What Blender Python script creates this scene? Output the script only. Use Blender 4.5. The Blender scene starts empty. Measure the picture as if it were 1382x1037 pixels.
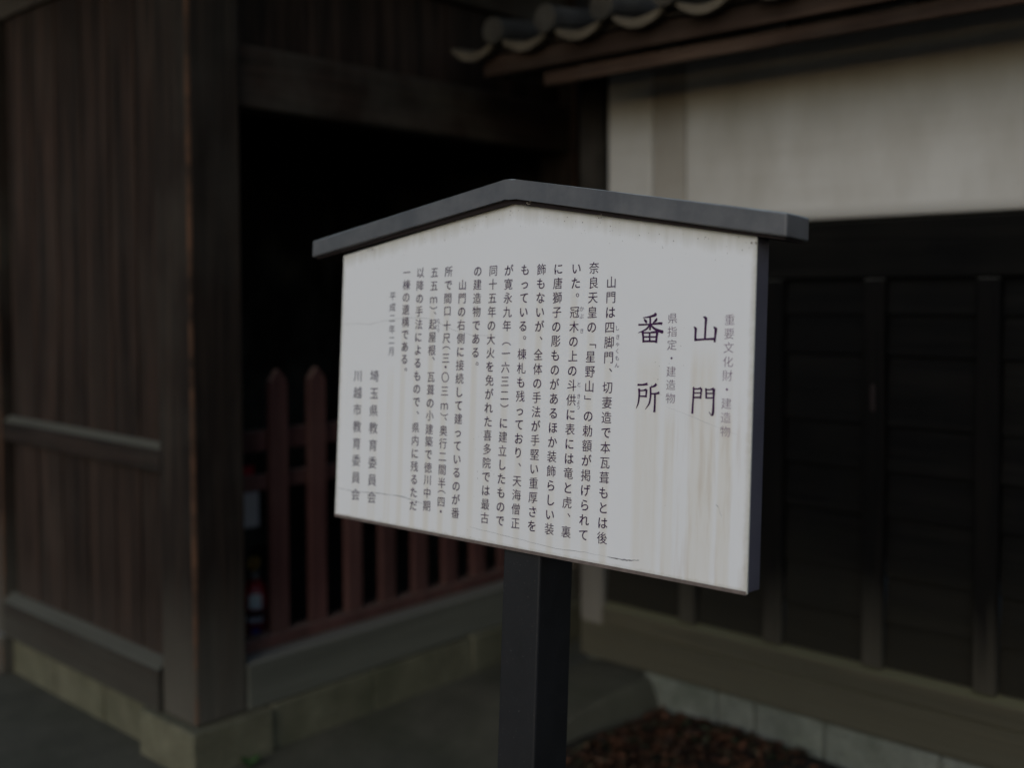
import bpy, bmesh, math, random
from mathutils import Matrix, Vector
random.seed(7)
R = math.radians
sc = bpy.context.scene
COL = sc.collection

# ------------------------------------------------------------------ camera
cam_d = bpy.data.cameras.new('camera')
cam = bpy.data.objects.new('camera', cam_d); COL.objects.link(cam)
CAM = Vector((-1.76516, -2.94046, 1.5))
cam.matrix_world = Matrix.Translation(CAM) @ Matrix.Rotation(0.739857 - math.pi/2, 4, 'Z') @ \
    Matrix.Rotation(math.pi/2 - 0.0353116, 4, 'X') @ Matrix.Rotation(-0.0046922, 4, 'Z')
cam_d.sensor_fit = 'HORIZONTAL'; cam_d.sensor_width = 36.0
cam_d.lens = 36*1454.377/1382; cam_d.shift_y = -(518.5-444.69)/1382
cam_d.clip_start = 0.05; cam_d.clip_end = 400
cam_d.dof.use_dof = True; cam_d.dof.focus_distance = 1.87; cam_d.dof.aperture_fstop = 1.4
sc.camera = cam

# ------------------------------------------------------------------ world and sun
SUN_EL, SUN_AZ = R(27), R(196)          # azimuth of the direction TOWARDS the sun, measured from +X
w = bpy.data.worlds.new('World'); sc.world = w; w.use_nodes = True
wn = w.node_tree; wn.nodes.clear()
wo = wn.nodes.new('ShaderNodeOutputWorld'); wb = wn.nodes.new('ShaderNodeBackground')
sky = wn.nodes.new('ShaderNodeTexSky'); sky.sky_type = 'NISHITA'; sky.sun_disc = False
sky.sun_elevation = SUN_EL; sky.sun_rotation = math.pi/2 - SUN_AZ
sky.air_density = 1.0; sky.dust_density = 0.7; sky.ozone_density = 1.0
wb.inputs['Strength'].default_value = 0.10
wn.links.new(sky.outputs[0], wb.inputs[0]); wn.links.new(wb.outputs[0], wo.inputs[0])
sl = bpy.data.lights.new('sun', 'SUN'); sl.energy = 0.6; sl.angle = R(45); sl.color = (1, .985, .955)
so = bpy.data.objects.new('sun', sl); COL.objects.link(so)
sd = Vector((math.cos(SUN_EL)*math.cos(SUN_AZ), math.cos(SUN_EL)*math.sin(SUN_AZ), math.sin(SUN_EL)))
so.location = sd*20; so.rotation_euler = sd.to_track_quat('Z', 'Y').to_euler()
sc.view_settings.view_transform = 'Standard'; sc.view_settings.look = 'None'
sc.view_settings.gamma = 1; sc.view_settings.exposure = 0.06
try: sc.view_settings.use_curve_mapping = False
except Exception: pass
sc.render.engine = 'CYCLES'
sc.cycles.max_bounces = 6; sc.cycles.diffuse_bounces = 4
sc.cycles.use_denoising = True

# ------------------------------------------------------------------ material helpers
class NT:
    def __init__(s, name):
        s.m = bpy.data.materials.new(name); s.m.use_nodes = True
        s.t = s.m.node_tree; s.t.nodes.clear()
        s.out = s.t.nodes.new('ShaderNodeOutputMaterial'); s.b = s.t.nodes.new('ShaderNodeBsdfPrincipled')
        s.t.links.new(s.b.outputs[0], s.out.inputs[0])
    def n(s, t, **k):
        o = s.t.nodes.new(t)
        for a, v in k.items(): setattr(o, a, v)
        return o
    def l(s, a, b): s.t.links.new(a, b)
    def put(s, sock, v):
        if isinstance(v, (int, float)): sock.default_value = v
        elif isinstance(v, (tuple, list)): sock.default_value = tuple(v) + ((1,) if len(v) == 3 and len(sock.default_value) == 4 else ())
        else: s.l(v, sock)
    def math(s, op, a, b=None, c=None, clamp=False):
        o = s.n('ShaderNodeMath', operation=op, use_clamp=clamp)
        s.put(o.inputs[0], a)
        if b is not None: s.put(o.inputs[1], b)
        if c is not None: s.put(o.inputs[2], c)
        return o.outputs[0]
    def mix(s, f, a, b):
        o = s.n('ShaderNodeMix', data_type='RGBA'); s.put(o.inputs[0], f); s.put(o.inputs[6], a); s.put(o.inputs[7], b)
        return o.outputs[2]
    def map(s, v, a, b, c=0, d=1):
        o = s.n('ShaderNodeMapRange'); o.clamp = True
        s.put(o.inputs[0], v)
        for i, x in enumerate((a, b, c, d)): o.inputs[i+1].default_value = x
        return o.outputs[0]
    def pos(s): return s.n('ShaderNodeNewGeometry').outputs['Position']
    def objc(s): return s.n('ShaderNodeTexCoord').outputs['Object']
    def sep(s, v):
        o = s.n('ShaderNodeSeparateXYZ'); s.l(v, o.inputs[0]); return o.outputs
    def scale(s, v, k, off=None):
        o = s.n('ShaderNodeVectorMath', operation='MULTIPLY'); s.l(v, o.inputs[0]); o.inputs[1].default_value = k
        if off is None: return o.outputs[0]
        q = s.n('ShaderNodeVectorMath', operation='ADD'); s.l(o.outputs[0], q.inputs[0]); s.l(off, q.inputs[1]); return q.outputs[0]
    def noise(s, v, sc_=5., det=4., rough=.6, dist=0.):
        o = s.n('ShaderNodeTexNoise'); s.l(v, o.inputs['Vector']); o.inputs['Scale'].default_value = sc_
        o.inputs['Detail'].default_value = det; o.inputs['Roughness'].default_value = rough; o.inputs['Distortion'].default_value = dist
        return o.outputs[0]
    def bump(s, h, st=.3, d=.01):
        o = s.n('ShaderNodeBump'); o.inputs['Strength'].default_value = st; o.inputs['Distance'].default_value = d
        s.l(h, o.inputs['Height']); s.l(o.outputs[0], s.b.inputs['Normal'])
    def fin(s, col, rough=.8, spec=.3):
        s.put(s.b.inputs['Base Color'], col); s.put(s.b.inputs['Roughness'], rough)
        s.b.inputs['Specular IOR Level'].default_value = spec
        return s.m

def wood(name, dark, light, axis='z', grey=(.16, .15, .12), weather=(.12, .5), dust=(.17, .165, .14), rnd=.35, wamt=.8, gm=.35, worn=False):
    """old timber: long grain, pale splash weathering near the ground, dust lying on upward faces"""
    N = NT(name)
    rndv = N.n('ShaderNodeObjectInfo').outputs['Random']
    off = N.n('ShaderNodeCombineXYZ'); N.l(N.math('MULTIPLY', rndv, 17.), off.inputs[0]); N.l(N.math('MULTIPLY', rndv, 31.), off.inputs[1]); N.l(N.math('MULTIPLY', rndv, 9.), off.inputs[2])
    P = N.pos()
    k = {'z': (26, 26, 1.3), 'x': (1.3, 26, 26), 'y': (26, 1.3, 26)}[axis]
    k2 = {'z': (90, 90, 3.), 'x': (3., 90, 90), 'y': (90, 3., 90)}[axis]
    g1 = N.noise(N.scale(P, k, off.outputs[0]), 1., 5, .6, .6)
    g2 = N.noise(N.scale(P, k2, off.outputs[0]), 1., 3, .6)
    big = N.noise(N.scale(P, (2, 2, 1.5), off.outputs[0]), 1.5, 3)
    f = N.map(N.math('ADD', N.math('MULTIPLY', g1, .65), N.math('MULTIPLY', g2, .35)), .40, .60)
    c = N.mix(f, dark, light)
    mid = N.noise(N.scale(P, {'z': (11, 11, .5), 'x': (.5, 11, 11), 'y': (11, .5, 11)}[axis], off.outputs[0]), 1., 3, .55, .4)
    c = N.mix(N.map(mid, .42, .68, 0, .75), c, tuple(q*.55 for q in dark))
    c = N.mix(N.math('MULTIPLY', N.map(big, .45, .75), gm), c, grey)
    c = N.mix(N.math('MULTIPLY', rndv, rnd), c, dark)
    z = N.sep(P)[2]
    zz = N.math('ADD', z, N.math('MULTIPLY', N.math('SUBTRACT', g1, .5), .35))
    wf = N.map(zz, weather[0], weather[1], wamt, 0)
    c = N.mix(wf, c, grey)
    Nn = N.sep(N.n('ShaderNodeNewGeometry').outputs['Normal']); nz = Nn[2]
    if worn:
        e = N.map(N.math('ADD', N.math('MULTIPLY', Nn[0], -1.), N.math('MULTIPLY', Nn[1], -1.)), 1.12, 1.3)
        c = N.mix(N.math('MULTIPLY', e, N.map(N.noise(N.scale(P, (3, 3, 5)), 1., 3), .42, .58, .1, .9)), c, (.11, .056, .032))
    df = N.math('MULTIPLY', N.map(nz, .35, .75), N.map(g1, .25, .6, .55, 1))
    c = N.mix(df, c, dust)
    N.bump(N.math('ADD', g1, N.math('MULTIPLY', g2, .5)), .7, .008)
    return N.fin(c, .85, .12)

def stone(name, a, b, sc_=8., moss=(.06, .07, .035), mossamt=.5, rough=.9, bump=.5):
    N = NT(name); P = N.pos()
    n1 = N.noise(P, sc_, 6, .65); n2 = N.noise(P, sc_*14, 3, .7); n3 = N.noise(P, 2.2, 3)
    c = N.mix(N.map(n1, .3, .7), a, b)
    n4 = N.noise(P, 1.1, 5, .7, 1.)
    c = N.mix(N.map(n4, .42, .62, 0, .35), c, tuple(x*.5 for x in a))
    c = N.mix(N.math('MULTIPLY', N.map(n3, .45, .7), mossamt), c, moss)
    c = N.mix(N.math('MULTIPLY', N.map(n2, .5, .72), .35), c, tuple(x*.45 for x in a))
    N.bump(N.math('ADD', n1, N.math('MULTIPLY', n2, .3)), bump, .012)
    return N.fin(c, rough, .2)

def plain(name, col, rough=.5, spec=.4, var=.25, sc_=25., metal=0.):
    N = NT(name); P = N.objc()
    n1 = N.noise(P, sc_, 4, .6)
    c = N.mix(N.map(n1, .35, .7, 0, var), col, tuple(x*.5 for x in col))
    N.b.inputs['Metallic'].default_value = metal
    return N.fin(c, rough, spec)

M = {}
M['plank'] = wood('plank_wood', (.013, .009, .0065), (.062, .037, .026), 'z', grey=(.055, .043, .033), dust=(.10, .095, .08))
M['post'] = wood('post_wood', (.015, .011, .0085), (.045, .030, .021), 'z', grey=(.105, .094, .073), weather=(.1, .62), worn=True)
M['beam_x'] = wood('beam_wood_x', (.020, .014, .010), (.050, .032, .023), 'x', weather=(-9, -8), dust=(.09, .08, .065))
M['beam_y'] = wood('beam_wood_y', (.034, .026, .020), (.085, .065, .050), 'y')
M['sill_x'] = wood('sill_wood_x', (.055, .053, .042), (.11, .105, .082), 'x', grey=(.13, .128, .10), weather=(.1, .5), rnd=.2)
M['sill_y'] = wood('sill_wood_y', (.028, .024, .015), (.082, .068, .042), 'y', grey=(.080, .073, .050), dust=(.10, .095, .055), weather=(.1, .6), rnd=.2)
M['ledge_y'] = wood('ledge_wood_y', (.012, .009, .007), (.036, .024, .018), 'y', grey=(.060, .054, .042), dust=(.088, .086, .068), weather=(.15, .40))
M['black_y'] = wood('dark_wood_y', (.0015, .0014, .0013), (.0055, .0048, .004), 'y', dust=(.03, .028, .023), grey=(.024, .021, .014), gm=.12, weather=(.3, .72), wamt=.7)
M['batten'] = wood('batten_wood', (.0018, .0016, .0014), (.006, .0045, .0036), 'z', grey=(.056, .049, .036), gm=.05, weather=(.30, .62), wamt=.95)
M['cornerpost'] = wood('corner_post_wood', (.010, .008, .007), (.025, .02, .016), 'z', grey=(.16, .145, .12), weather=(.2, 1.0), wamt=1.)
M['eave'] = wood('eave_wood', (.030, .019, .014), (.095, .056, .038), 'y', grey=(.11, .085, .065), weather=(-9, -8), dust=(.08, .07, .06))
M['soffit'] = wood('soffit_wood', (.025, .019, .015), (.05, .038, .03), 'x', weather=(-9, -8))
M['red'] = wood('red_painted_wood', (.050, .021, .019), (.095, .040, .034), 'z', grey=(.13, .075, .06), weather=(.2, .5), dust=(.15, .10, .08), wamt=.4)
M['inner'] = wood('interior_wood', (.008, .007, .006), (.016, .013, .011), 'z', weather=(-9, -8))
M['plinth'] = stone('plinth_stone', (.095, .088, .055), (.165, .152, .098), 7, moss=(.06, .062, .033))
M['found'] = stone('foundation_stone', (.10, .105, .085), (.27, .275, .23), 5, moss=(.055, .068, .04))
M['concrete'] = stone('pavement_concrete', (.070, .066, .047), (.108, .100, .072), 4, moss=(.042, .045, .026), mossamt=.6, bump=.25)
M['soil'] = stone('ground_soil', (.018, .015, .011), (.04, .032, .024), 10, moss=(.02, .024, .012), bump=1.)
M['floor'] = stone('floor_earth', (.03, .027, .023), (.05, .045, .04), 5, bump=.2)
M['tile'] = stone('roof_tile_clay', (.030, .027, .023), (.080, .073, .061), 11, moss=(.085, .068, .045), mossamt=.5, rough=.85)
M['tile_pan'] = stone('eave_tile_clay', (.085, .070, .050), (.20, .165, .12), 11, moss=(.10, .085, .06), rough=.85)
M['clay'] = stone('bedding_clay', (.33, .26, .18), (.46, .38, .27), 12, moss=(.22, .17, .12), bump=.6)

def plaster(name, base, dirt):
    N = NT(name); P = N.pos(); z = N.sep(P)[2]
    n1 = N.noise(N.scale(P, (3, 3, 1)), 1.4, 5, .6); n2 = N.noise(P, 60, 3, .6); n3 = N.noise(N.scale(P, (1, 1, 9)), 1.5, 4)
    c = N.mix(N.math('MULTIPLY', N.map(n1, .4, .7), .7), base, dirt)
    c = N.mix(N.math('MULTIPLY', N.map(n3, .45, .7), .25), c, dirt)
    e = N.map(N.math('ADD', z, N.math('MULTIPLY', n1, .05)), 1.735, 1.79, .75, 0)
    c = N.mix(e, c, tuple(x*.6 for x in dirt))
    N.bump(n2, .15, .003)
    return N.fin(c, .9, .15)
M['plaster'] = plaster('wall_plaster', (.545, .53, .50), (.39, .365, .32))
M['plaster2'] = plaster('greyer_plaster', (.37, .345, .305), (.27, .24, .20))  # darker, browner tone than the wall plaster

def board_face():
    N = NT('sign_face_enamel'); P = N.objc(); X, Y, Z = N.sep(P)[:3]
    base = (.795, .782, .772)
    n_s = N.noise(N.scale(P, (60, 1, 5)), 1., 4, .6); n_b = N.noise(P, 5., 4, .6); n_f = N.noise(P, 60., 3, .7)
    n_v = N.noise(N.scale(P, (22, 1, 2.2)), 1., 3, .5)
    c = N.mix(N.math('MULTIPLY', N.map(n_b, .4, .7), .14), base, (.70, .69, .64))
    # warm streaks the rain has left along each line of writing
    ph = N.math('MULTIPLY', N.math('SUBTRACT', X, .0178), 2*math.pi/.0386)
    band = N.map(N.math('COSINE', ph), -.1, .9)
    inx = N.math('MULTIPLY', N.map(X, -.315, -.295), N.map(X, .235, .215))
    inz = N.map(Z, .235, .17)
    s1 = N.math('MULTIPLY', N.math('MULTIPLY', band, inx), N.math('MULTIPLY', inz, N.map(n_v, .25, .6, .35, 1)))
    def vb(cx, hw, top, amt):
        d = N.math('ABSOLUTE', N.math('SUBTRACT', X, cx))
        return N.math('MULTIPLY', N.math('MULTIPLY', N.map(d, hw, hw*.65), N.map(Z, top, top-.05)), N.math('MULTIPLY', N.map(n_s, .3, .6, .4, 1), amt))
    tot = s1
    for a in ((.397, .027, .115, 1.), (.292, .028, .11, .8), (.439, .014, .02, 1.1), (.336, .012, .02, .8), (-.372, .014, .03, .55), (-.422, .014, .03, .55), (-.326, .011, .06, .6)):
        tot = N.math('MAXIMUM', tot, vb(*a))
    c = N.mix(N.math('MULTIPLY', tot, .5), c, (.70, .64, .535))
    # rusty runs in the lower right corner
    rr = N.math('MULTIPLY', N.math('MULTIPLY', N.map(X, .28, .40), N.map(Z, .1, -.05)), N.map(n_s, .5, .72))
    c = N.mix(N.math('MULTIPLY', rr, .4), c, (.52, .42, .32))
    # grime under the roof cap and along the edges
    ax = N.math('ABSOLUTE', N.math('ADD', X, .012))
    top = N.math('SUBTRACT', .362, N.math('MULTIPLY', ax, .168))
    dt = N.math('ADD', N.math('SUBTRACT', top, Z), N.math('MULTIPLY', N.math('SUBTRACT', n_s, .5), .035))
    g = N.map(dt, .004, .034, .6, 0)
    ex = N.map(N.math('ADD', N.math('SUBTRACT', .484, N.math('ABSOLUTE', X)), N.math('MULTIPLY', N.math('SUBTRACT', n_f, .5), .01)), .0, .010, .6, 0)
    ez = N.map(N.math('ADD', N.math('ADD', Z, .275), N.math('MULTIPLY', N.math('SUBTRACT', n_f, .5), .012)), .0, .010, .7, 0)
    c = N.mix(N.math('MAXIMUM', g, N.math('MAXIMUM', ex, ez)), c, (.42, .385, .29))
    # mildew specks
    v = N.n('ShaderNodeTexVoronoi'); N.l(P, v.inputs['Vector']); v.inputs['Scale'].default_value = 150
    dens = N.math('MAXIMUM', N.map(n_b, .50, .72, 0, 1), N.map(dt, .02, .10, .9, 0))
    rad = N.math('MULTIPLY', N.math('MULTIPLY', dens, N.sep(v.outputs['Color'])[0]), .30)
    sp = N.math('LESS_THAN', v.outputs['Distance'], N.math('SUBTRACT', rad, .07))
    c = N.mix(N.math('MULTIPLY', sp, .7), c, (.16, .14, .12))
    N.bump(N.noise(P, 14., 3), .05, .004)
    return N.fin(c, .42, .35)
M['face'] = board_face()
def ink(name, a, b):
    N = NT(name); P = N.objc()
    f = N.map(N.noise(P, 70., 3, .7), .35, .72)
    return N.fin(N.mix(f, a, b), .6, .2)
M['ink'] = ink('ink_dark', (.020, .002, .034), (.062, .020, .085))
M['ink_big'] = ink('ink_deep', (.028, .002, .036), (.065, .014, .080))
M['ink_blue'] = ink('ink_grey', (.045, .035, .070), (.12, .10, .15))
M['ink_fade'] = ink('ink_faded', (.11, .045, .11), (.28, .17, .27))
M['ink_fade2'] = ink('ink_half_faded', (.070, .028, .080), (.20, .12, .20))
M['ink_ruby'] = ink('ink_ruby', (.22, .20, .24), (.38, .36, .40))
M['crack'] = ink('crack_line', (.36, .36, .36), (.52, .52, .51))
M['scratch'] = ink('scratch_line', (.15, .145, .15), (.42, .41, .41))
def coated(name, col, dust, rough, edge_glint=False):
    N = NT(name); P = N.objc()
    n1 = N.noise(P, 9., 5, .65); n2 = N.noise(P, 220., 2, .6); n3 = N.noise(N.scale(P, (12, 12, 2)), 1., 4)
    c = N.mix(N.math('MULTIPLY', N.map(n1, .4, .72), .45), col, dust)
    c = N.mix(N.math('MULTIPLY', N.map(n3, .5, .75), .25), c, dust)
    c = N.mix(N.map(n2, .68, .76, 0, .3), c, (.22, .20, .18))
    if edge_glint:      # pale sky highlight put into the colour of the upper bevels
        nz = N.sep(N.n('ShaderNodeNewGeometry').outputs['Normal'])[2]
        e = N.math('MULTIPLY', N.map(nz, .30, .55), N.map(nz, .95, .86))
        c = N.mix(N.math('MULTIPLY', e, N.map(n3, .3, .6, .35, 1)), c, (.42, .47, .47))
    N.bump(n2, .08, .002)
    return N.fin(c, N.map(n1, .3, .7, rough, rough+.2), .45)
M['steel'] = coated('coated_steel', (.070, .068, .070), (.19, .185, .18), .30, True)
M['steel_box'] = coated('coated_steel_side', (.070, .064, .082), (.11, .10, .12), .5)
M['steel_d'] = coated('coated_steel_brown', (.005, .0045, .005), (.011, .010, .011), .55)
M['trim'] = plain('rusty_trim', (.19, .15, .13), .8, .2, .8, 40)
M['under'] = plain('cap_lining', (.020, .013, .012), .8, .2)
M['rust_bits'] = plain('cobweb_lint', (.30, .26, .21), .95, .1)
M['ext_red'] = plain('extinguisher_red', (.26, .010, .014), .35, .5, .15)
M['black'] = plain('black_rubber', (.012, .012, .012), .5, .4)
M['yellow'] = plain('yellow_plastic', (.25, .14, .015), .5, .4)
M['label'] = plain('label_white', (.50, .55, .55), .6, .3, .15)
M['blue'] = plain('label_blue', (.03, .05, .35), .5, .3)
M['paper'] = plain('notice_paper', (.45, .43, .45), .8, .2, .2)
M['redpaper'] = plain('notice_red', (.40, .02, .03), .6, .2, .2)
M['metal'] = plain('grey_metal', (.2, .2, .2), .4, .5, .2, metal=.6)
M['bark'] = wood('tree_bark', (.05, .04, .03), (.11, .09, .07), 'z', weather=(-9, -8))
def leafmat(name, a, b, tr=0.):
    N = NT(name)
    v = N.noise(N.pos(), 30., 2); c = N.mix(N.map(v, .35, .65), a, b)
    return N.fin(c, .7, .2)
M['leaf'] = leafmat('tree_leaf', (.035, .07, .02), (.09, .14, .045))
M['weed'] = leafmat('weed_leaf', (.02, .045, .012), (.04, .08, .025))
def litter():
    N = NT('fallen_leaf')
    v = N.n('ShaderNodeTexWhiteNoise', noise_dimensions='3D')
    q = N.n('ShaderNodeVectorMath', operation='SNAP'); N.l(N.pos(), q.inputs[0]); q.inputs[1].default_value = (.03, .03, .03)
    N.l(q.outputs[0], v.inputs['Vector'])
    r = N.n('ShaderNodeValToRGB'); N.l(v.outputs['Value'], r.inputs[0])
    cr = r.color_ramp; cr.elements[0].color = (.012, .008, .006, 1); cr.elements[1].color = (.018, .026, .011, 1)
    for p, cc in ((.35, (.055, .024, .011)), (.6, (.085, .034, .016)), (.78, (.05, .034, .018))):
        e = cr.elements.new(p); e.color = cc + (1,)
    return N.fin(r.outputs[0], .75, .2)
M['litter'] = litter()

# ------------------------------------------------------------------ object helpers
def link(name, bm, mat, parent=None, centre=True, smooth=False):
    """bm is in the parent's frame; the object's own origin goes to the middle of the shape"""
    bmesh.ops.recalc_face_normals(bm, faces=bm.faces)
    c = Vector((0, 0, 0))
    if centre and bm.verts:
        lo = Vector([min(v.co[i] for v in bm.verts) for i in range(3)]); hi = Vector([max(v.co[i] for v in bm.verts) for i in range(3)])
        c = (lo+hi)/2; bmesh.ops.translate(bm, verts=bm.verts, vec=-c)
    me = bpy.data.meshes.new(name); bm.to_mesh(me); bm.free(); me.materials.append(mat)
    if smooth:
        for p in me.polygons: p.use_smooth = True
    o = bpy.data.objects.new(name, me); COL.objects.link(o); o.location = c
    if parent: o.parent = parent
    return o
def cp(o, loc):
    c = o.copy(); COL.objects.link(c); c.location = loc; return c
def thing(name, label, cat, loc, group=None):
    o = bpy.data.objects.new(name, None); COL.objects.link(o); o.location = loc; o.empty_display_size = .1
    o['label'] = label; o['category'] = cat
    if group: o['group'] = group
    return o
def bx(bm, x0, x1, y0, y1, z0, z1, bev=0.):
    g = bmesh.ops.create_cube(bm, size=1)
    bmesh.ops.scale(bm, verts=g['verts'], vec=(x1-x0, y1-y0, z1-z0))
    bmesh.ops.translate(bm, verts=g['verts'], vec=((x0+x1)/2, (y0+y1)/2, (z0+z1)/2))
    if bev:
        es = list({e for v in g['verts'] for e in v.link_edges})
        bmesh.ops.bevel(bm, geom=es, offset=bev, segments=2, affect='EDGES', profile=.5)
    return bm
class Thing:
    def __init__(s, *a, **k): s.o = thing(*a, **k); s.l = Vector(s.o.location)
    def box(s, name, mat, x0, x1, y0, y1, z0, z1, bev=0.003, jit=0.):
        l = s.l; bm = bmesh.new()
        bx(bm, x0-l.x, x1-l.x, y0-l.y, y1-l.y, z0-l.z, z1-l.z, bev)
        if jit:
            for v in bm.verts: v.co += Vector([random.uniform(-jit, jit) for _ in range(3)])
        return link(name, bm, M[mat], s.o)
    def prism(s, name, mat, pts, axis, a, b, bev=0.002):
        """profile pts extruded along axis between a and b (world coords)"""
        l = s.l; bm = bmesh.new(); v0 = []; v1 = []
        for p, q in pts:
            if axis == 'y': A = Vector((p, a, q)); B = Vector((p, b, q))
            elif axis == 'x': A = Vector((a, p, q)); B = Vector((b, p, q))
            else: A = Vector((p, q, a)); B = Vector((p, q, b))
            v0.append(bm.verts.new(A-l)); v1.append(bm.verts.new(B-l))
        n = len(pts); bm.faces.new(v0); bm.faces.new(v1[::-1])
        for i in range(n): bm.faces.new((v0[i], v1[i], v1[(i+1) % n], v0[(i+1) % n]))
        if bev: bmesh.ops.bevel(bm, geom=list(bm.edges), offset=bev, segments=1, affect='EDGES')
        return link(name, bm, M[mat], s.o)
    def mesh(s, name, mat, bm, smooth=False): return link(name, bm, M[mat], s.o, smooth=smooth)

def structure(name, bm, mat):
    o = link(name, bm, M[mat], None); o['kind'] = 'structure'; return o

# ------------------------------------------------------------------ ground
bm = bmesh.new(); bmesh.ops.create_grid(bm, x_segments=8, y_segments=8, size=150)
bmesh.ops.translate(bm, verts=bm.verts, vec=(0, 0, -.05))
structure('ground', bm, 'soil')
def hsoil(x, y): return -.012 + .010*math.sin(x*3.1+y*2.3) + .007*math.sin(x*9-y*7.1)
bm = bmesh.new(); bmesh.ops.create_grid(bm, x_segments=80, y_segments=80, size=3.2)
for v in bm.verts:
    v.co.x -= .6; v.co.y -= 3.86
    v.co.z = hsoil(v.co.x, v.co.y)
structure('earth', bm, 'soil')
def sm(t): t = max(0, min(1, t)); return t*t*(3-2*t)
def slab_z(x, y): return .10*sm((x-.55)/.8)*sm((-y-.05)/.45)*sm((1.9-x)/.2)
def slab():
    bm = bmesh.new(); nx, ny = 110, 60; g = {}
    x0, x1, y0, y1 = -5., 1.95, -.70, 4.2
    for i in range(nx+1):
        for j in range(ny+1):
            x = x0+(x1-x0)*i/nx; t = j/ny; y = y0+(y1-y0)*t**1.8
            ed = .02*math.sin(x*2.7)+.01*math.sin(x*8.1)
            yy = y + ed*max(0, 1-t*12)
            g[i, j] = bm.verts.new((x, yy, .004+slab_z(x, yy)-(.018 if j == 0 else .006 if j == 1 else 0)))
    for i in range(nx):
        for j in range(ny): bm.faces.new((g[i, j], g[i+1, j], g[i+1, j+1], g[i, j+1]))
    # rounded edge going down to the soil
    prev = [g[i, 0] for i in range(nx+1)]
    for k, (dy, z) in enumerate(((-.022, -.35), (-.032, -1))):
        cur = []
        for i in range(nx+1):
            b = g[i, 0].co; zz = b.z + (-.03-b.z)*(.45 if k == 0 else 1)
            cur.append(bm.verts.new((b.x, b.y+dy, zz)))
        for i in range(nx): bm.faces.new((cur[i], cur[i+1], prev[i+1], prev[i]))
        prev = cur
    for f in bm.faces: f.smooth = True
    return bm
structure('pavement', slab(), 'concrete')

# ------------------------------------------------------------------ temple gate
G = Thing('temple_gate', 'dark wooden temple gate with plank side wall and deep lintel, left of the sign', 'gate', (0, 0, 0))
def stone_block(T, name, mat, x0, x1, y0, y1, z0, z1, bev=.009):
    return T.box(name, mat, x0, x1, y0, y1, z0, z1, bev, .0025)
# plinth stones: the corner block stands proud
stone_block(G, 'plinth_stone', 'plinth', -.035, .262, -.04, .29, -.05, .15, .012)
ys = [.295, .62, 1.0, 1.365]
for a, b in zip(ys, ys[1:]): stone_block(G, 'plinth_stone', 'plinth', .012, .30, a, b-.004, -.05, .146+random.uniform(-.003, .003))
xs = [.268, .70, 1.20, 1.70]
for a, b in zip(xs, xs[1:]): stone_block(G, 'plinth_stone', 'plinth', a, b-.004, -.018, .28, -.05, .148+random.uniform(-.003, .003))
stone_block(G, 'plinth_stone', 'plinth', 1.70, 2.2, -.05, .30, -.05, .15, .012)
stone_block(G, 'plinth_stone', 'plinth', -.03, .35, 1.37, 1.85, -.05, .15, .012)
ys = [1.86, 2.4, 3.0, 3.6]
for a, b in zip(ys, ys[1:]): stone_block(G, 'plinth_stone', 'plinth', -.01, .30, a, b-.004, -.05, .15)
# columns
G.box('column', 'post', 0, .188, 0, .20, .15, 2.95, .011)
G.box('column', 'post', 1.862, 2.07, .0, .20, .15, 2.95, .008)
G.box('column', 'post', -.01, .20, 1.385, 1.60, .15, 2.95, .008)
G.box('column_foot', 'post', -.035, .225, 1.36, 1.62, .0, .155, .012)
# plank side wall
seams = [.202, .366, .54, .743, .938, 1.14, 1.345]
for i, (a, b) in enumerate(zip(seams, seams[1:])):
    G.box('plank', 'plank', .030+random.uniform(-.004, .004), .055, a+.005, b-.005, .30, 2.62, .003)
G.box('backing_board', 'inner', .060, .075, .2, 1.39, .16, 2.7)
def ledge(T, name, mat, xf, xb, z0, z1, ch, ya, yb):   # rail with chamfered, dusty top edge
    return T.prism(name, mat, [(xf, z0), (xb, z0), (xb, z1), (xb-.001 if xf > xb else xb-.004, z1), (xf, z1-ch)], 'y', ya, yb, .0015)
ledge(G, 'mid_rail', 'ledge_y', .002, .032, .925, 1.020, .022, .201, 1.384)
ledge(G, 'bottom_rail', 'ledge_y', -.014, .032, .152, .320, .032, .201, 1.384)
G.box('top_rail', 'beam_y', .006, .05, .201, 1.384, 2.56, 2.74)
# next bay beyond the far column
for k in range(6):
    a = 1.60+k*.3; G.box('plank', 'plank', .05, .075, a+.003, a+.297, .30, 2.62)
G.box('bottom_rail', 'ledge_y', .0, .05, 1.6, 3.4, .152, .30)
# opening: lintel, sill, frieze boards above
G.box('lintel', 'beam_x', .189, 1.861, .028, .17, 2.095, 2.297, .010)
G.box('sill_beam', 'sill_x', .189, 1.861, -.002, .17, .150, .302, .008)
xs = [.19, .52, .85, 1.18, 1.52, 1.86]
for a, b in zip(xs, xs[1:]): G.box('frieze_board', 'plank', a+.002, b-.002, .085+random.uniform(-.003, .003), .11, 2.298, 2.95)
G.box('tie_beam', 'beam_x', -.35, 2.5, .04, .18, 2.62, 2.80, .01)
# inside
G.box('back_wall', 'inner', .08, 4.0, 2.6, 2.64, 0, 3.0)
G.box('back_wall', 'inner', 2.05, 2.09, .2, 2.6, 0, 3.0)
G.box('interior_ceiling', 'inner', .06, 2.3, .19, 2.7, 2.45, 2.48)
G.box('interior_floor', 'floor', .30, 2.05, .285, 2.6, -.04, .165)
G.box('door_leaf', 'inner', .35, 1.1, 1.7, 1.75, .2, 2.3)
G.box('door_leaf', 'inner', 1.14, 1.9, 1.7, 1.75, .2, 2.3)
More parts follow.
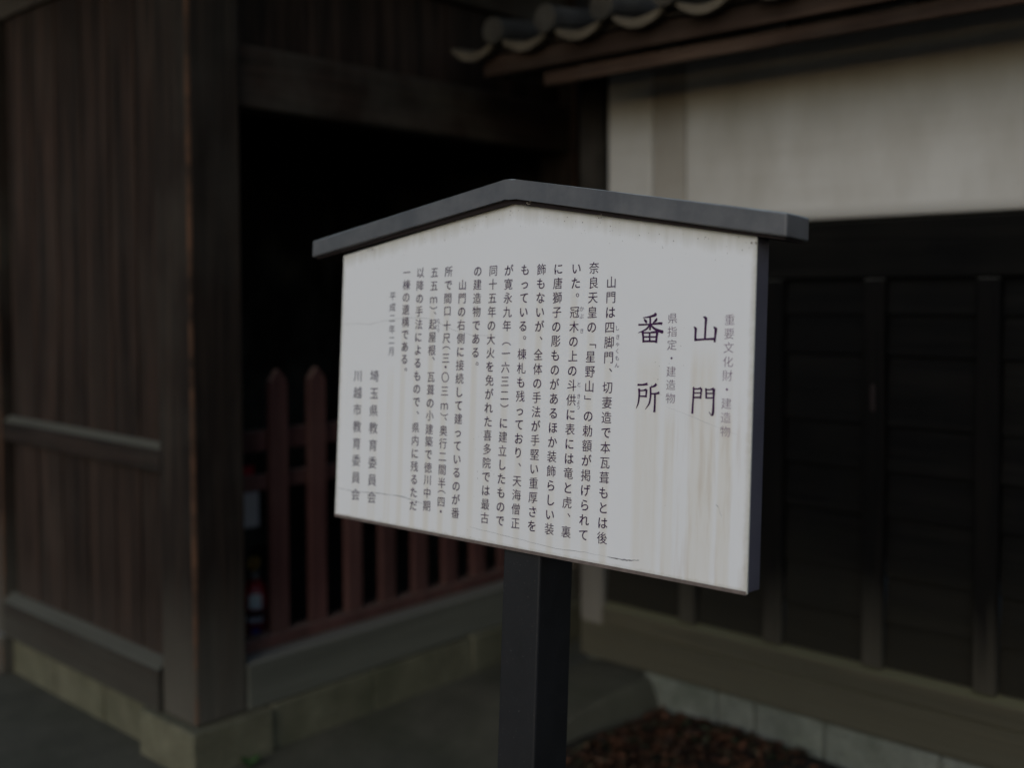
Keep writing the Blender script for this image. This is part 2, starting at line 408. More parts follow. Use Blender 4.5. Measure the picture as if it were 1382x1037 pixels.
# roof: soffit boards, rafters, slopes
RX0, RX1 = -1.05, 2.22
for k in range(12):
    a = RX0+(RX1-RX0)*k/12; b = RX0+(RX1-RX0)*(k+1)/12
    G.box('soffit_board', 'soffit', a+.002, b-.002, -1.15, 3.4, 3.02, 3.045)
for k in range(15):
    a = RX0+.05+k*.225
    G.box('rafter', 'soffit', a, a+.07, -1.12, 1.2, 2.955, 3.018)
G.prism('roof_slope', 'tile', [(-1.3, 3.05), (1.15, 4.35), (3.6, 3.05)], 'x', RX0-.1, RX1+.05, .0)

# ------------------------------------------------------------------ red picket fence in the gate opening
F = Thing('picket_fence', 'low dark red picket fence with pointed tops closing the gate opening', 'fence', (1.02, .1, .30))
def picket():
    bm = bmesh.new(); w_, t = .034, .015; z0, z1 = .045, .90
    prof = [(-w_, z0), (w_, z0), (w_, z1), (.0, z1+.042), (-w_, z1)]
    a = [bm.verts.new((p, -t, q)) for p, q in prof]; b = [bm.verts.new((p, t, q)) for p, q in prof]
    bm.faces.new(a); bm.faces.new(b[::-1])
    for i in range(5): bm.faces.new((a[i], b[i], b[(i+1) % 5], a[(i+1) % 5]))
    bmesh.ops.bevel(bm, geom=list(bm.edges), offset=.003, segments=1, affect='EDGES')
    return bm
P0 = None
for k in range(10):
    x = .383+.1605*k - 1.02
    if P0 is None: P0 = link('picket', picket(), M['red'], F.o); z_ = P0.location.z; P0.location = (x, 0, z_); o = P0
    else: o = cp(P0, (x, random.uniform(-.002, .002), z_))
    o.rotation_euler = (0, random.uniform(-.006, .006), 0)
F.box('rail', 'red', .190, 1.860, .118, .150, .965, 1.035, .004)
F.box('rail', 'red', .190, 1.860, .118, .150, .832, .885, .004)
F.box('rail', 'red', .190, 1.860, .075, .135, .303, .346, .004)

# ------------------------------------------------------------------ guardhouse
H = Thing('guardhouse', 'old guardhouse with white plaster above black boarded wall and tiled eaves, right behind the sign', 'guardhouse', (1.42, -.39, 0))
YE = -4.6
# foundation stones
yb = [-.68, -.985, -1.13, -1.38, -1.75, -2.1, -2.5, -3.0, -3.5, -4.0, YE]
for a, b in zip(yb, yb[1:]):
    stone_block(H, 'foundation_stone', 'found', 1.412+random.uniform(-.006, .004), 1.62, b+.0015, a, -.05, .117, .014)
stone_block(H, 'foundation_stone', 'found', 1.44, 1.62, -.676, -.40, -.05, .115, .01)
H.box('sill_beam', 'sill_y', 1.402, 1.60, YE, -.392, .119, .249, .010)
H.prism('sill_board', 'sill_y', [(1.395, .251), (1.47, .251), (1.47, .345), (1.44, .345), (1.395, .318)], 'y', YE, -.502, .004)
H.box('corner_post', 'cornerpost', 1.405, 1.52, -.500, -.393, .2505, 2.42, .006)
# lapped boards between the battens
zs = [.34, .48, .622, .805, .945, 1.085, 1.30, 1.425, 1.535]
bat = [-.875, -1.206, -1.545, -1.880, -2.215, -2.55, -2.885, -3.22, -3.555, -3.89, -4.225, YE+.03]
prev = -.502
for y in bat:
    for a, b in zip(zs, zs[1:]):
        x = 1.428+random.uniform(-.002, .002)
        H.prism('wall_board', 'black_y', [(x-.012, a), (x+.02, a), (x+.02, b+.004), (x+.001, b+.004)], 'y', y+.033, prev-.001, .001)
    prev = y-.033
B0 = None
for y in bat:
    loc = Vector((1.408, y, .935))-H.l
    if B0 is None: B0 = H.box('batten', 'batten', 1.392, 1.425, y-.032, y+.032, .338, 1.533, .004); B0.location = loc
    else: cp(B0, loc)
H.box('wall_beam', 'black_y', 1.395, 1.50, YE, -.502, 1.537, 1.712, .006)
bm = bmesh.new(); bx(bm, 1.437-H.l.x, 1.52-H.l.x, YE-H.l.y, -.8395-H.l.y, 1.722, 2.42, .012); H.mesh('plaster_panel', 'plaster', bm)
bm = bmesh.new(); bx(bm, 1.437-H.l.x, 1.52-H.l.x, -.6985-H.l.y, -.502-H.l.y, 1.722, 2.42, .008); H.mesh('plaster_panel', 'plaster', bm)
H.box('plastered_post', 'plaster2', 1.441, 1.52, -.8385, -.6995, 1.722, 2.42, .006)
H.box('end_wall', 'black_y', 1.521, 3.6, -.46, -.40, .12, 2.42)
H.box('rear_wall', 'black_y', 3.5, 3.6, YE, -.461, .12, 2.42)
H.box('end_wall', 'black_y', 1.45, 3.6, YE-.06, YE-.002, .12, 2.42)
# iron hook on a batten
H.box('latch_hook', 'under', 1.384, 1.391, -1.553, -1.540, 1.13, 1.21, .002)
# eaves
EY0 = -.20
def slope_z(x, base=2.337): return base + (x-.93)*.15
H.box('eave_board', 'eave', .985, 1.012, YE, EY0-.10, 2.252, 2.318, .004)
H.box('eave_board', 'eave', 1.030, 1.058, YE, EY0-.34, 2.198, 2.244, .004)
for k in range(15):
    b = EY0-.06-k*.30; 
    bm = bmesh.new()
    a_ = [(1.013, 2.300), (1.436, 2.36), (1.436, 2.372), (1.013, 2.314)]
    H.prism('soffit_board', 'soffit', a_, 'y', b-.297, b, 0)
for k in range(12):
    y = EY0-.12-k*.37
    H.prism('rafter', 'soffit', [(1.06, 2.25), (1.436, 2.305), (1.436, 2.358), (1.06, 2.304)], 'y', y-.045, y, 0)
H.prism('roof_deck', 'soffit', [(.965, 2.322), (2.5, 2.54), (4.1, 2.25), (4.1, 2.28), (2.5, 2.56), (.965, 2.336)], 'y', YE-.2, EY0, 0)
# tiles: pans and round caps, one mesh each, copied up the slope
PITCH, CL = .2315, .30
def pan_tile():
    bm = bmesh.new(); n = 10; t = .012; rows = []
    for (x, lift) in ((0, 0), (CL+.03, (CL+.03)*.15-.018)):
        top = []; bot = []
        for i in range(n+1):
            u = i/n*2-1; y = u*.108; z = -.034*(1-u*u)
            top.append(bm.verts.new((x, y, z+lift+t))); bot.append(bm.verts.new((x, y, z+lift)))
        rows.append((top, bot))
    (t0, b0), (t1, b1) = rows
    for i in range(n):
        bm.faces.new((t0[i], t0[i+1], t1[i+1], t1[i])); bm.faces.new((b0[i], b1[i], b1[i+1], b0[i+1]))
        bm.faces.new((t0[i], b0[i], b0[i+1], t0[i+1])); bm.faces.new((t1[i], t1[i+1], b1[i+1], b1[i]))
    bm.faces.new((t0[0], t1[0], b1[0], b0[0])); bm.faces.new((t0[n], b0[n], b1[n], t1[n]))
    return bm
def eave_pan():
    bm = pan_tile(); n = 10    # the hanging front lip of an eave tile
    a = []; b = []; c = []; d = []
    for i in range(n+1):
        u = i/n*2-1; y = u*.108; z = -.034*(1-u*u)
        a.append(bm.verts.new((-.004, y, z+.012))); b.append(bm.verts.new((-.004, y*.98, z-.002-.014*(1-u*u))))
        c.append(bm.verts.new((.016, y*.98, z-.002-.014*(1-u*u)))); d.append(bm.verts.new((.016, y, z+.012)))
    for i in range(n):
        for p, q in ((a, b), (b, c), (c, d), (d, a)): bm.faces.new((p[i], p[i+1], q[i+1], q[i]))
    for i in (0, n): bm.faces.new((a[i], b[i], c[i], d[i]))
    return bm
def round_tile(front=False):
    bm = bmesh.new(); n = 12; r = .042; L = CL+.02
    g = bmesh.ops.create_cone(bm, cap_ends=True, segments=20, radius1=r, radius2=r*.93, depth=L)
    bmesh.ops.rotate(bm, verts=bm.verts, cent=(0, 0, 0), matrix=Matrix.Rotation(math.pi/2, 3, 'Y'))
    bmesh.ops.translate(bm, verts=bm.verts, vec=(L/2, 0, 0))
    for v in bm.verts: v.co.z += v.co.x*.15
    if front:
        for rr, x0, x1 in ((.046, -.018, .0), (.033, -.012, -.019)):
            g = bmesh.ops.create_cone(bm, cap_ends=True, segments=24, radius1=rr, radius2=rr*.96, depth=abs(x1-x0))
            bmesh.ops.rotate(bm, verts=g['verts'], cent=(0, 0, 0), matrix=Matrix.Rotation(-math.pi/2, 3, 'Y'))
            bmesh.ops.translate(bm, verts=g['verts'], vec=((x0+x1)/2, 0, 0))
    return bm
l = H.l
protos = {}
def put(key, name, maker, mat, x, y, z):
    if key not in protos:
        o = link(name, maker(), M[mat], H.o, smooth=False); protos[key] = (o, Vector(o.location)); o.location = Vector((x, y, z))-l+protos[key][1]
    else:
        p, off = protos[key]; o = cp(p, Vector((x, y, z))-l+off)
    o.rotation_euler = (random.uniform(-.02, .02), 0, random.uniform(-.015, .015))
    return o
for i in range(18):
    yc = -.309-PITCH*i
    for j in range(5):
        x = .93+j*CL; z = slope_z(x)+(.006 if j else 0)
        put('ep' if j == 0 else 'p', 'eave_tile' if j == 0 else 'pan_tile', eave_pan if j == 0 else pan_tile, 'tile_pan' if j == 0 else 'tile', x, yc, z+.012)
        put('er' if j == 0 else 'r', 'round_tile', (lambda: round_tile(True)) if j == 0 else round_tile, 'tile', x-.015 if j == 0 else x, yc-PITCH/2, z+.044)
for j in range(1, 5):      # verge: round tiles along the near gable
    x = .93+j*CL
    put('r', 'round_tile', round_tile, 'tile', x, -.309+PITCH/2, slope_z(x)+.05)
# ridge
bm = bmesh.new(); bx(bm, 2.36-l.x, 2.58-l.x, YE-.2-l.y, EY0-l.y, 2.55, 2.68, .03); H.mesh('ridge', 'tile', bm)
bm = bmesh.new(); g_ = [(2.55, 2.56), (4.15, 2.29), (4.15, 2.32), (2.55, 2.60)]
H.prism('rear_roof_slope', 'tile', g_, 'y', YE-.2, EY0, 0)

# ------------------------------------------------------------------ fire extinguisher behind the fence
X = Thing('fire_extinguisher', 'red fire extinguisher with white label standing behind the fence beside the column', 'fire extinguisher', (.556, .50, .165))
def lathe(pts, seg=24):
    bm = bmesh.new(); rings = []
    for r, z in pts: rings.append([bm.verts.new((r*math.cos(2*math.pi*k/seg), r*math.sin(2*math.pi*k/seg), z)) for k in range(seg)])
    for a, b in zip(rings, rings[1:]):
        for k in range(seg): bm.faces.new((a[k], a[(k+1) % seg], b[(k+1) % seg], b[k]))
    bm.faces.new(rings[0][::-1]); bm.faces.new(rings[-1]); return bm
X.mesh('body', 'ext_red', lathe([(.036, 0), (.043, .006), (.043, .205), (.038, .228), (.026, .243), (.016, .25)]), True)
X.mesh('neck', 'metal', lathe([(.015, .25), (.015, .272), (.010, .278)]), True)
def arcband(r, z0, z1, a0, a1):
    bm = bmesh.new(); n = 10; p = []
    for k in range(n+1):
        a = a0+(a1-a0)*k/n
        p.append((bm.verts.new((r*math.cos(a), r*math.sin(a), z0)), bm.verts.new((r*math.cos(a), r*math.sin(a), z1)),
                  bm.verts.new(((r-.003)*math.cos(a), (r-.003)*math.sin(a), z0)), bm.verts.new(((r-.003)*math.cos(a), (r-.003)*math.sin(a), z1))))
    for q, s in zip(p, p[1:]):
        bm.faces.new((q[0], s[0], s[1], q[1])); bm.faces.new((q[2], q[3], s[3], s[2]))
        bm.faces.new((q[1], s[1], s[3], q[3])); bm.faces.new((q[0], q[2], s[2], s[0]))
    return bm
A = math.atan2(CAM.y-.5, CAM.x-.556)
X.mesh('label_plate', 'label', arcband(.0455, .150, .205, A-.5, A+.6))
X.mesh('label_band', 'black', arcband(.0455, .120, .142, A-.9, A+.9))
X.mesh('label_plate', 'label', arcband(.0457, .100, .116, A-.7, A+.7))
X.mesh('label_plate', 'blue', arcband(.0455, .045, .075, A-.3, A+.4))
bm = bmesh.new(); bx(bm, -.055, .02, -.008, .008, .280, .290, .002); X.mesh('lever', 'black', bm)
bm = bmesh.new(); bx(bm, -.060, .01, -.008, .008, .262, .270, .002); X.mesh('carry_handle', 'black', bm)
def torus(R_, r_, n=20, m=8):
    bm = bmesh.new(); g = []
    for i in range(n):
        a = 2*math.pi*i/n; g.append([bm.verts.new(((R_+r_*math.cos(2*math.pi*j/m))*math.cos(a), r_*math.sin(2*math.pi*j/m), (R_+r_*math.cos(2*math.pi*j/m))*math.sin(a))) for j in range(m)])
    for i in range(n):
        for j in range(m): bm.faces.new((g[i][j], g[(i+1) % n][j], g[(i+1) % n][(j+1) % m], g[i][(j+1) % m]))
    return bm
bm = torus(.019, .007); bmesh.ops.translate(bm, verts=bm.verts, vec=(-.012, -.014, .318)); X.mesh('safety_ring', 'yellow', bm, True)
def hose():
    bm = bmesh.new(); pts = [(.02, 0, .275), (.05, -.02, .27), (.058, -.03, .2), (.055, -.03, .1), (.052, -.02, .05)]; rings = []
    for p in pts: rings.append([bm.verts.new((p[0]+.007*math.cos(a*math.pi/4), p[1]+.007*math.sin(a*math.pi/4), p[2])) for a in range(8)])
    for a, b in zip(rings, rings[1:]):
        for k in range(8): bm.faces.new((a[k], a[(k+1) % 8], b[(k+1) % 8], b[k]))
    return bm
X.mesh('hose', 'black', hose(), True)
# notice on a thin stand
S = Thing('notice_stand', 'small white notice with red header on a thin stand behind the fence, above the extinguisher', 'notice', (.56, .56, .165))
S.box('stand_base', 'metal', .50, .64, .53, .62, .166, .178)
S.box('stand_pole', 'black', .575, .587, .572, .584, .178, .80)
S.box('notice_panel', 'paper', .51, .622, .562, .570, .60, .735, .002)
S.box('header_plate', 'redpaper', .49, .60, .560, .570, .79, .835, .002)

# ------------------------------------------------------------------ the notice board (main subject)
SR = Matrix(((0.0364937, 0.9973602, 0.0627768), (-0.9993205, 0.0360958, 0.0074611), (0.0051754, -0.0630064, 0.9979997)))
SO = Vector((-0.3081259, -1.6117464, 1.3024349))
sign = thing('notice_board', 'white roofed notice board with vertical Japanese writing on a dark steel post', 'sign', SO)
sign.matrix_world = Matrix.Translation(SO) @ SR.to_4x4()
def spart(name, bm, mat, smooth=False, parent=None):
    o = link(name, bm, M[mat], parent or sign, centre=False, smooth=smooth); return o
def extr(pts, y0, y1, bev=0., bm=None):
    bm = bm or bmesh.new()
    a = [bm.verts.new((p, y0, q)) for p, q in pts]; b = [bm.verts.new((p, y1, q)) for p, q in pts]; n = len(pts)
    bm.faces.new(a); bm.faces.new(b[::-1])
    for i in range(n): bm.faces.new((a[i], b[i], b[(i+1) % n], a[(i+1) % n]))
    if bev: bmesh.ops.bevel(bm, geom=list(bm.edges), offset=bev, segments=3, affect='EDGES', profile=.5)
    return bm
HW = .484
spart('face_panel', extr([(-HW, -.275), (HW, -.275), (HW, .280), (-.012, .362), (-HW, .278)], 0, .004, .0008), 'face')
spart('back_box', extr([(-HW+.001, -.274), (HW-.001, -.274), (HW-.001, .279), (-.012, .361), (-HW+.001, .277)], .0045, .044, .002), 'steel_box')
bm = bmesh.new(); bx(bm, -HW+.001, HW-.001, -.0014, .0015, -.2762, -.2705, .0005); spart('bottom_trim', bm, 'trim')
cap = [(-.567, .2750), (-.567, .3110), (-.020, .4035), (-.005, .4040), (.008, .4015), (.542, .3110), (.542, .2735), (.008, .3655), (-.008, .3690), (-.020, .3665)]
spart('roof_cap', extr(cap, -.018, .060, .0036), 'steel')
lin = [(-.560, .2715), (-.560, .2790), (-.008, .3715), (.536, .2790), (.536, .2700), (-.008, .3600)]
spart('cap_lining', extr(lin, -.0095, .052, .001), 'under')
bm = bmesh.new(); bx(bm, -.019, .068, .010, .109, -1.36, -.02, .004); spart('post', bm, 'steel_d', False)
bm = bmesh.new(); bx(bm, -.060, .110, -.03, .15, -1.34, -1.29, .006); spart('post_base', bm, 'steel_d')
bm = bmesh.new()
for sx, sz, r_ in ((-.385, .289, .004), (.032, .357, .005), (.024, .352, .003), (.19, .325, .004), (.484, .270, .005), (-.395, .287, .003)):
    for k in range(7):
        g = bmesh.ops.create_icosphere(bm, subdivisions=1, radius=r_*random.uniform(.15, .4))
        bmesh.ops.translate(bm, verts=g['verts'], vec=(sx+random.uniform(-r_, r_), -.010, sz+random.uniform(-r_, r_)*.7))
spart('cobweb', bm, 'rust_bits')

# --- writing
_cu = bpy.data.curves.new('glyph_source', 'FONT'); _cu.size = 1; _cu.resolution_u = 3
_ob = bpy.data.objects.new('glyph_source', _cu); COL.objects.link(_ob)
_cache = {}
def glyph(ch, off=-.001):
    k = (ch, off)
    if k not in _cache:
        _cu.body = ch; _cu.offset = off
        dg = bpy.context.evaluated_depsgraph_get(); dg.update()
        me = bpy.data.meshes.new_from_object(_ob.evaluated_get(dg))
        _cache[k] = ([(v.co.x, v.co.y) for v in me.vertices], [tuple(p.vertices) for p in me.polygons])
        bpy.data.meshes.remove(me)
    return _cache[k]
vs = glyph('国', 0)[0]
EMW = (max(p[0] for p in vs)-min(p[0] for p in vs))/.86
EX = (max(p[0] for p in vs)+min(p[0] for p in vs))/2; EYc = (max(p[1] for p in vs)+min(p[1] for p in vs))/2
gc = {'（': -.36*EMW, '）': .36*EMW, '、': .12*EMW}
def add_glyph(V, Fc, ch, cx, cz, em, ew=None, off=-.001, y=-.0006):
    kana = 0x3040 < ord(ch) < 0x30ff
    pts, polys = glyph(ch, off + (.008 if kana else 0)); b0 = len(V); kx = (ew or em)/EMW; kz = em/EMW
    for px_, py_ in pts:
        u, v = px_-EX, py_-EYc
        if ch in '（）「」': u, v = v, -u                        # vertical setting turns brackets
        elif ch in '、。': u, v = u+.55*EMW*1.0, v+.50*EMW
        if off == -.0011 and ch in '（）、': v -= gc[ch]
        # a brush never runs quite level: strokes rise a little to the right
        v = v + (u*.05 if ch not in '（）「」、。・〇' else 0)
        V.append((cx+u*kx, y, cz+v*kz))
    Fc.extend([tuple(i+b0 for i in p) for p in polys])
def text_part(name, items, mat, label=None):
    V, Fc = [], []
    for it in items: add_glyph(V, Fc, *it)
    me = bpy.data.meshes.new(name); me.from_pydata(V, [], Fc); me.materials.append(M[mat])
    o = bpy.data.objects.new(name, me); COL.objects.link(o); o.parent = sign
    if label: o['label'] = label
    return o
def column(s, x0, z0, x1, z1, em, ew=None, off=-.001, slots=None):
    n = slots or len(s); out = []
    for i, ch in enumerate(s):
        if ch in ' 　': continue
        t = i/(n-1); out.append((ch, x0+(x1-x0)*t, z0+(z1-z0)*t, em, ew, off))
    return out
EM = .0212; ZT, ZB = .2368, -.2262
body = [('　山門は四脚門、切妻造で本瓦葺もとは後', .2125, .2091), ('奈良天皇の「星野山」の勅額が掲げられて', .1749, .1697),
        ('いた。冠木の上の斗供に表には竜と虎、裏', .1365, .1318), ('に唐獅子の彫ものがあるほか装飾らしい装', .0965, .0945),
        ('飾もないが、全体の手法が手堅い重厚さを', .0581, .0547), ('もっている。棟札も残っており、天海僧正', .0199, .0158),
        ('が寛永九年（一六三二）に建立したもので', -.0193, -.0212), ('同十五年の大火を免がれた喜多院では最古', -.0575, -.0591)]
for s, a, b in body: text_part('text_column', column(s, a, ZT, b, ZB, EM), 'ink')
text_part('text_column', column('の建造物である。', -.0967, ZT, -.0957, ZT-7*.02572, EM), 'ink')
text_part('text_column', column('　山門の右側に接続して建っているのが番', -.1351, ZT, -.1343, ZB, EM), 'ink')
zo = [.2374, .2114, .1855, .161, .1323, .1079, .0892, .0692, .052, .032, .0054, -.0223, -.0394, -.0502, -.0716, -.0964, -.1219, -.1472, -.173, -.19, -.2093, -.2282]
text_part('text_column', [(ch, -.1728, z, EM, None, -.0011) for ch, z in zip('所で間口十尺（三・〇三ｍ）、奥行二間半（四・', zo)], 'ink')
zp = [.2367, .2104, .1842, .1682, .1551, .1347, .1093, .0833, .0658, .0309, .0057, -.0203, -.0448, -.0717, -.0959, -.1208, -.1469, -.1708, -.1964, -.2215]
text_part('text_column', [(ch, -.2113, z, EM, None, -.0011) for ch, z in zip('五五ｍ）、起屋根、瓦葺の小建築で徳川中期', zp)], 'ink')
text_part('text_column', column('以降の手法によるもので、県内に残るただ', -.2505, ZT, -.2486, ZB+.001, EM), 'ink')
text_part('text_column', column('一棟の遺構である。', -.2889, ZT+.001, -.2875, .0386, EM), 'ink')
text_part('date_line', column('平成二年二月', -.3277, .1907, -.3261, .0783, .0180), 'ink_blue')
text_part('signature_line', column('埼玉県教育委員会', -.3742, .0259, -.3701, -.2235, .0250, .0262, .0), 'ink_blue')
text_part('signature_line', column('川越市教育委員会', -.4246, .0244, -.4198, -.2230, .0250, .0262, .0), 'ink_blue')
text_part('heading_note', column('重要文化財・建造物', .4409, .1489, .4388, -.0271, .0180, .0188, -.014), 'ink_fade', 'faded small column of writing at the far right')
text_part('heading_note', column('県指定・建造物', .3364, .1505, .3367, .0196, .0180, .0188, -.012), 'ink_fade2', 'small column of writing between the two headings')
rb = []
for s, x, z0, z1 in (('し', .2275, .1332, .1332), ('きゃくもん', .2290, .1180, .0700), ('かぶ', .1512, .1660, .1530), ('き', .1525, .1271, .1271), ('と', .1500, .0335, .0335), ('きょう', .1503, .0130, -.0060), ('むくり', -.1955, .1420, .1230)):
    rb += column(s, x, z0, x, z1, .0092, .0092) if len(s) > 1 else [(s, x, z0, .0092, None, -.001)]
text_part('ruby_text', rb, 'ink_ruby')
COL.objects.unlink(_ob); bpy.data.objects.remove(_ob)

def brush(strokes, x0, x1, z0, z1, name='large_character'):
    V, Fc = [], []; y = -.0007
    for st in strokes:
        # smooth the centre line
        P = [Vector((p[0], p[1])) for p in st]; W = [p[2] for p in st]; pts = []; ws = []
        for i in range(len(P)-1):
            a = P[max(i-1, 0)]; b = P[i]; c = P[i+1]; d = P[min(i+2, len(P)-1)]
            for k in range(4):
                t = k/4; pts.append(.5*((2*b)+(c-a)*t+(2*a-5*b+4*c-d)*t*t+(3*b-a-3*c+d)*t**3)); ws.append(W[i]+(W[i+1]-W[i])*t)
        pts.append(P[-1]); ws.append(W[-1]); b0 = len(V); n = len(pts); y -= .00003
        for i, p in enumerate(pts):
            t = (pts[min(i+1, n-1)]-pts[max(i-1, 0)]).normalized(); nn = Vector((-t.y, t.x))*ws[i]*.62
            for q in (p+nn, p-nn): V.append((x0+(x1-x0)*q.x/100, y, z0+(z1-z0)*q.y/100))
        for i in range(n-1): Fc.append((b0+2*i, b0+2*i+1, b0+2*i+3, b0+2*i+2))
    me = bpy.data.meshes.new(name); me.from_pydata(V, [], Fc); me.materials.append(M['ink_big'])
    o = bpy.data.objects.new(name, me); COL.objects.link(o); o.parent = sign; return o
brush([[(40, 101, 2), (46, 98, 7), (52, 93, 9), (51, 60, 7), (50, 12, 7)], [(0, 60, 2), (4, 57, 6), (9, 51, 9), (8, 28, 7), (9, 3, 8)], [(9, 8, 7), (50, 11, 6), (94, 14, 8)],
       [(86, 61, 2), (91, 57, 7), (96, 51, 10), (94, 28, 7), (92, 0, 7)]], .3766, .4186, .1132, .1534)
brush([[(5, 97, 8), (8, 90, 6), (7, 50, 6), (5, 2, 7)], [(8, 92, 5), (25, 93, 4), (40, 96, 8)], [(41, 96, 7), (40, 78, 5), (38, 58, 6)], [(9, 77, 4), (38, 79, 4)], [(9, 61, 5), (38, 63, 5)],
       [(59, 97, 6), (61, 85, 6), (62, 60, 6)], [(61, 92, 4), (78, 93, 4), (93, 97, 8)], [(93, 97, 9), (93, 60, 6), (92, 10, 8), (86, 2, 4), (75, 14, 1)], [(62, 78, 4), (92, 80, 4)], [(62, 62, 4), (92, 64, 4)]],
      .3763, .4196, -.0035, .0409)
brush([[(66, 100, 3), (70, 95, 9), (48, 88, 5), (20, 84, 2)], [(24, 80, 3), (32, 72, 8), (36, 66, 3)], [(76, 84, 2), (72, 76, 8), (60, 66, 2)], [(2, 60, 5), (50, 62, 4), (88, 66, 6), (97, 64, 8)],
       [(49, 88, 5), (50, 60, 6), (50, 42, 5)], [(48, 60, 5), (34, 45, 5), (2, 32, 1)], [(52, 60, 4), (70, 46, 7), (99, 37, 9), (100, 36, 1)],
       [(20, 37, 8), (23, 20, 6), (25, 0, 7)], [(22, 33, 4), (50, 34, 4), (78, 37, 7)], [(79, 37, 8), (77, 18, 6), (75, 0, 7)], [(24, 19, 4), (76, 20, 4)], [(25, 4, 5), (75, 5, 5)], [(49, 34, 5), (50, 4, 5)]],
      .2690, .3182, .1100, .1590)
brush([[(3, 93, 6), (25, 94, 5), (46, 98, 8)], [(10, 80, 7), (12, 60, 6), (9, 30, 5), (0, 8, 1)], [(12, 73, 4), (28, 74, 4), (43, 78, 7)], [(43, 78, 7), (42, 62, 5), (41, 50, 6)], [(13, 53, 4), (41, 54, 5)],
       [(84, 100, 8), (76, 92, 6), (56, 86, 2)], [(59, 88, 6), (61, 60, 6), (56, 30, 5), (40, 8, 1)], [(61, 64, 4), (85, 66, 5), (98, 70, 8)], [(79, 66, 6), (80, 30, 6), (79, 0, 7)]],
      .2705, .3164, -.0048, .0422)
def ribbon(name, pts, mat, wd, y=-.0005):
    V, Fc = [], []; n = len(pts); fine = []
    for (a, b), (c, d) in zip(pts, pts[1:]):
        for k in range(6): t = k/6; fine.append((a+(c-a)*t, b+(d-b)*t+random.uniform(-.0005, .0005)))
    fine.append(pts[-1]); m = len(fine)
    for i, (x, z) in enumerate(fine):
        h = wd*(.35+.65*math.sin(math.pi*min(1, (i+1)/m)))*random.uniform(.4, 1)/2
        V += [(x, y, z+h), (x, y, z-h)]
    for i in range(m-1): Fc.append((2*i, 2*i+1, 2*i+3, 2*i+2))
    me = bpy.data.meshes.new(name); me.from_pydata(V, [], Fc); me.materials.append(M[mat])
    o = bpy.data.objects.new(name, me); COL.objects.link(o); o.parent = sign
ribbon('crack', [(-.483, .1316), (-.438, .1335), (-.392, .1327), (-.348, .1407), (-.294, .1472), (-.221, .1463), (-.159, .1252), (-.101, .1148), (-.045, .1158)], 'crack', .0010, -.0004)
ribbon('crack', [(-.480, -.2153), (-.420, -.2169), (-.352, -.2124), (-.287, -.211), (-.245, -.2149), (-.214, -.22)], 'crack', .0022, -.0004)
ribbon('scratch', [(-.096, -.2473), (-.0475, -.2497), (.0245, -.2534), (.11, -.2584), (.1747, -.2553), (.2216, -.256)], 'scratch', .0009)
ribbon('scratch', [(.2216, -.256), (.25, -.2562), (.2668, -.2553), (.2858, -.252)], 'scratch', .0028)
ribbon('scratch', [(.426, -.143), (.4309, -.1466), (.433, -.154), (.437, -.1605)], 'scratch', .002)
ribbon('crack', [(.33, .005), (.37, -.005), (.42, -.02), (.46, -.03)], 'crack', .0006, -.0004)
ribbon('scratch', [(.062, -.190), (.063, -.196), (.066, -.200)], 'scratch', .0018)

# ------------------------------------------------------------------ fallen leaves, weeds
def leaf_litter(n):
    V, Fc = [], []
    for k in range(n):
        if k < n*.75: x = 1.40-abs(random.gauss(0, .36)); y = -.76-abs(random.gauss(0, .30))
        else: x = random.uniform(-2.5, 1.40); y = random.uniform(-3.6, -.76)
        if x > 1.40: continue
        z = max(hsoil(x, y), -.03)+random.uniform(.002, .018); s = random.uniform(.010, .024); a = random.uniform(0, 6.28)
        mt = Matrix.Translation((x, y, z)) @ Matrix.Rotation(a, 4, 'Z') @ Matrix.Rotation(random.gauss(0, .45), 4, 'X') @ Matrix.Rotation(random.gauss(0, .45), 4, 'Y')
        b = len(V); cur = random.uniform(-.3, .5)
        for p in ((-1, 0, 0), (-.4, .42, cur*.3), (.4, .38, cur*.3), (1.05, 0, cur*.2), (.4, -.38, cur*.3), (-.4, -.42, cur*.3), (0, 0, -.05)):
            V.append(mt @ Vector((p[0]*s, p[1]*s, p[2]*s)))
        for i in range(6): Fc.append((b+i, b+(i+1) % 6, b+6))
    me = bpy.data.meshes.new('leaf_litter'); me.from_pydata(V, [], Fc); me.materials.append(M['litter'])
    o = bpy.data.objects.new('leaf_litter', me); COL.objects.link(o)
    o['kind'] = 'stuff'; o['label'] = 'brown and orange fallen leaves on the dark soil beside the guardhouse foundation'; o['category'] = 'leaf litter'
leaf_litter(2300)
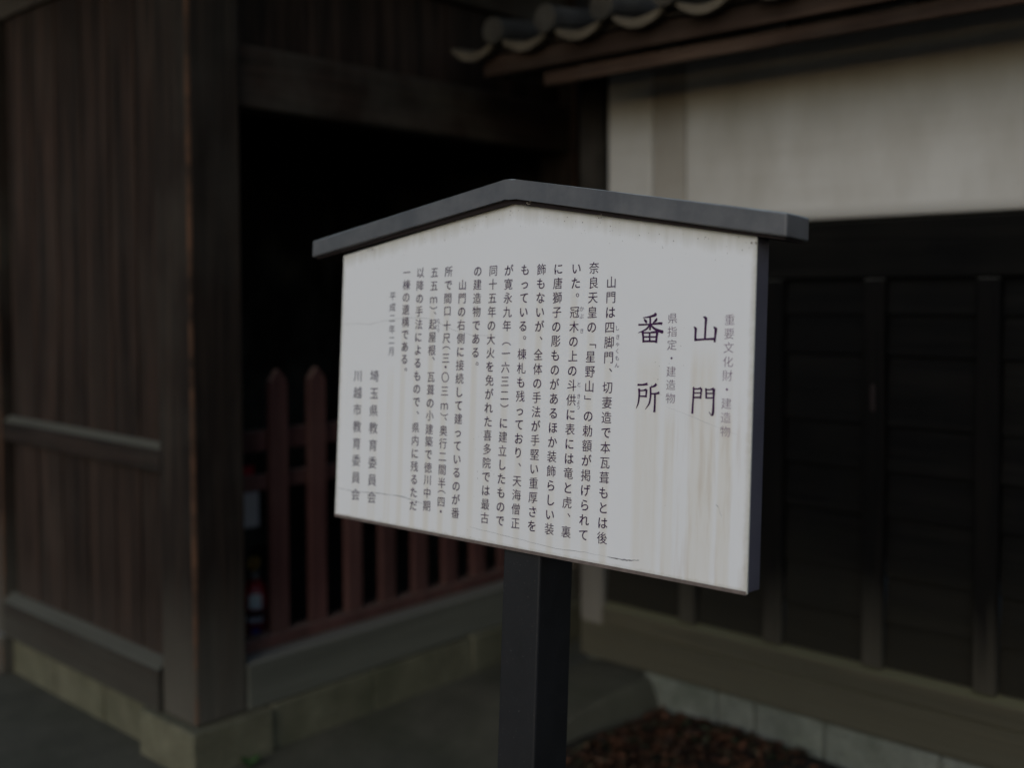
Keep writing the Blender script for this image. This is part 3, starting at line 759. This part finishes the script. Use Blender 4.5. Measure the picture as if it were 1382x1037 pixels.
def weed(x, y, z, n, h, label):
    V, Fc = [], []
    for k in range(n):
        a = random.uniform(0, 6.28); r = h*random.uniform(.5, 1); wd = r*.16; b = len(V)
        for t in (0, .4, .75, 1):
            rr = r*t*.7; zz = r*(t-.45*t*t); ww = wd*math.sin(math.pi*min(.96, t*.9+.12))
            for s in (-1, 1): V.append((rr*math.cos(a)-s*ww*math.sin(a), rr*math.sin(a)+s*ww*math.cos(a), zz))
        for i in range(3): Fc.append((b+2*i, b+2*i+1, b+2*i+3, b+2*i+2))
    me = bpy.data.meshes.new('weed'); me.from_pydata(V, [], Fc); me.materials.append(M['weed'])
    o = bpy.data.objects.new('weed', me); COL.objects.link(o); o.location = (x, y, z); o['label'] = label; o['category'] = 'weed'
weed(.14, -.075, .004, 16, .06, 'small green weed at the foot of the corner plinth stone')

# ------------------------------------------------------------------ tree beyond the guardhouse roof
def tree(x, y, h, label):
    t = thing('tree', label, 'tree', (x, y, 0))
    bm = bmesh.new()
    def limb(p, q, r0, r1):
        d = (q-p); rot = d.to_track_quat('Z', 'Y').to_matrix().to_4x4()
        g = bmesh.ops.create_cone(bm, cap_ends=True, segments=9, radius1=r0, radius2=r1, depth=d.length)
        bmesh.ops.transform(bm, verts=g['verts'], matrix=Matrix.Translation((p+q)/2) @ rot)
    top = Vector((.2, .1, h*.55)); limb(Vector((0, 0, -.1)), top, .22, .12); ends = []
    for k in range(9):
        a = k*2.4; e = Vector((math.cos(a)*h*.25, math.sin(a)*h*.25, h*random.uniform(.6, .95))); s = Vector((.1, .05, h*random.uniform(.3, .55)))
        limb(s, e, .07, .02); ends.append(e)
    link('trunk', bm, M['bark'], t)
    V, Fc = [], []
    for k in range(9000):
        e = random.choice(ends); d = Vector([random.gauss(0, 1) for _ in range(3)]).normalized()*h*.15*random.random()**.4
        p = e+d+Vector((0, 0, random.uniform(-.3, .3))); b = len(V); s = random.uniform(.05, .09)
        u = Vector([random.gauss(0, 1) for _ in range(3)]).normalized(); v = u.orthogonal().normalized()
        V += [p-u*s, p+v*s*.5, p+u*s, p-v*s*.5]; Fc.append((b, b+1, b+2, b+3))
    me = bpy.data.meshes.new('crown'); me.from_pydata(V, [], Fc); me.materials.append(M['leaf'])
    o = bpy.data.objects.new('crown', me); COL.objects.link(o); o.parent = t
tree(9.5, 3.2, 7.0, 'green leafy tree glimpsed against the sky over the guardhouse eaves')
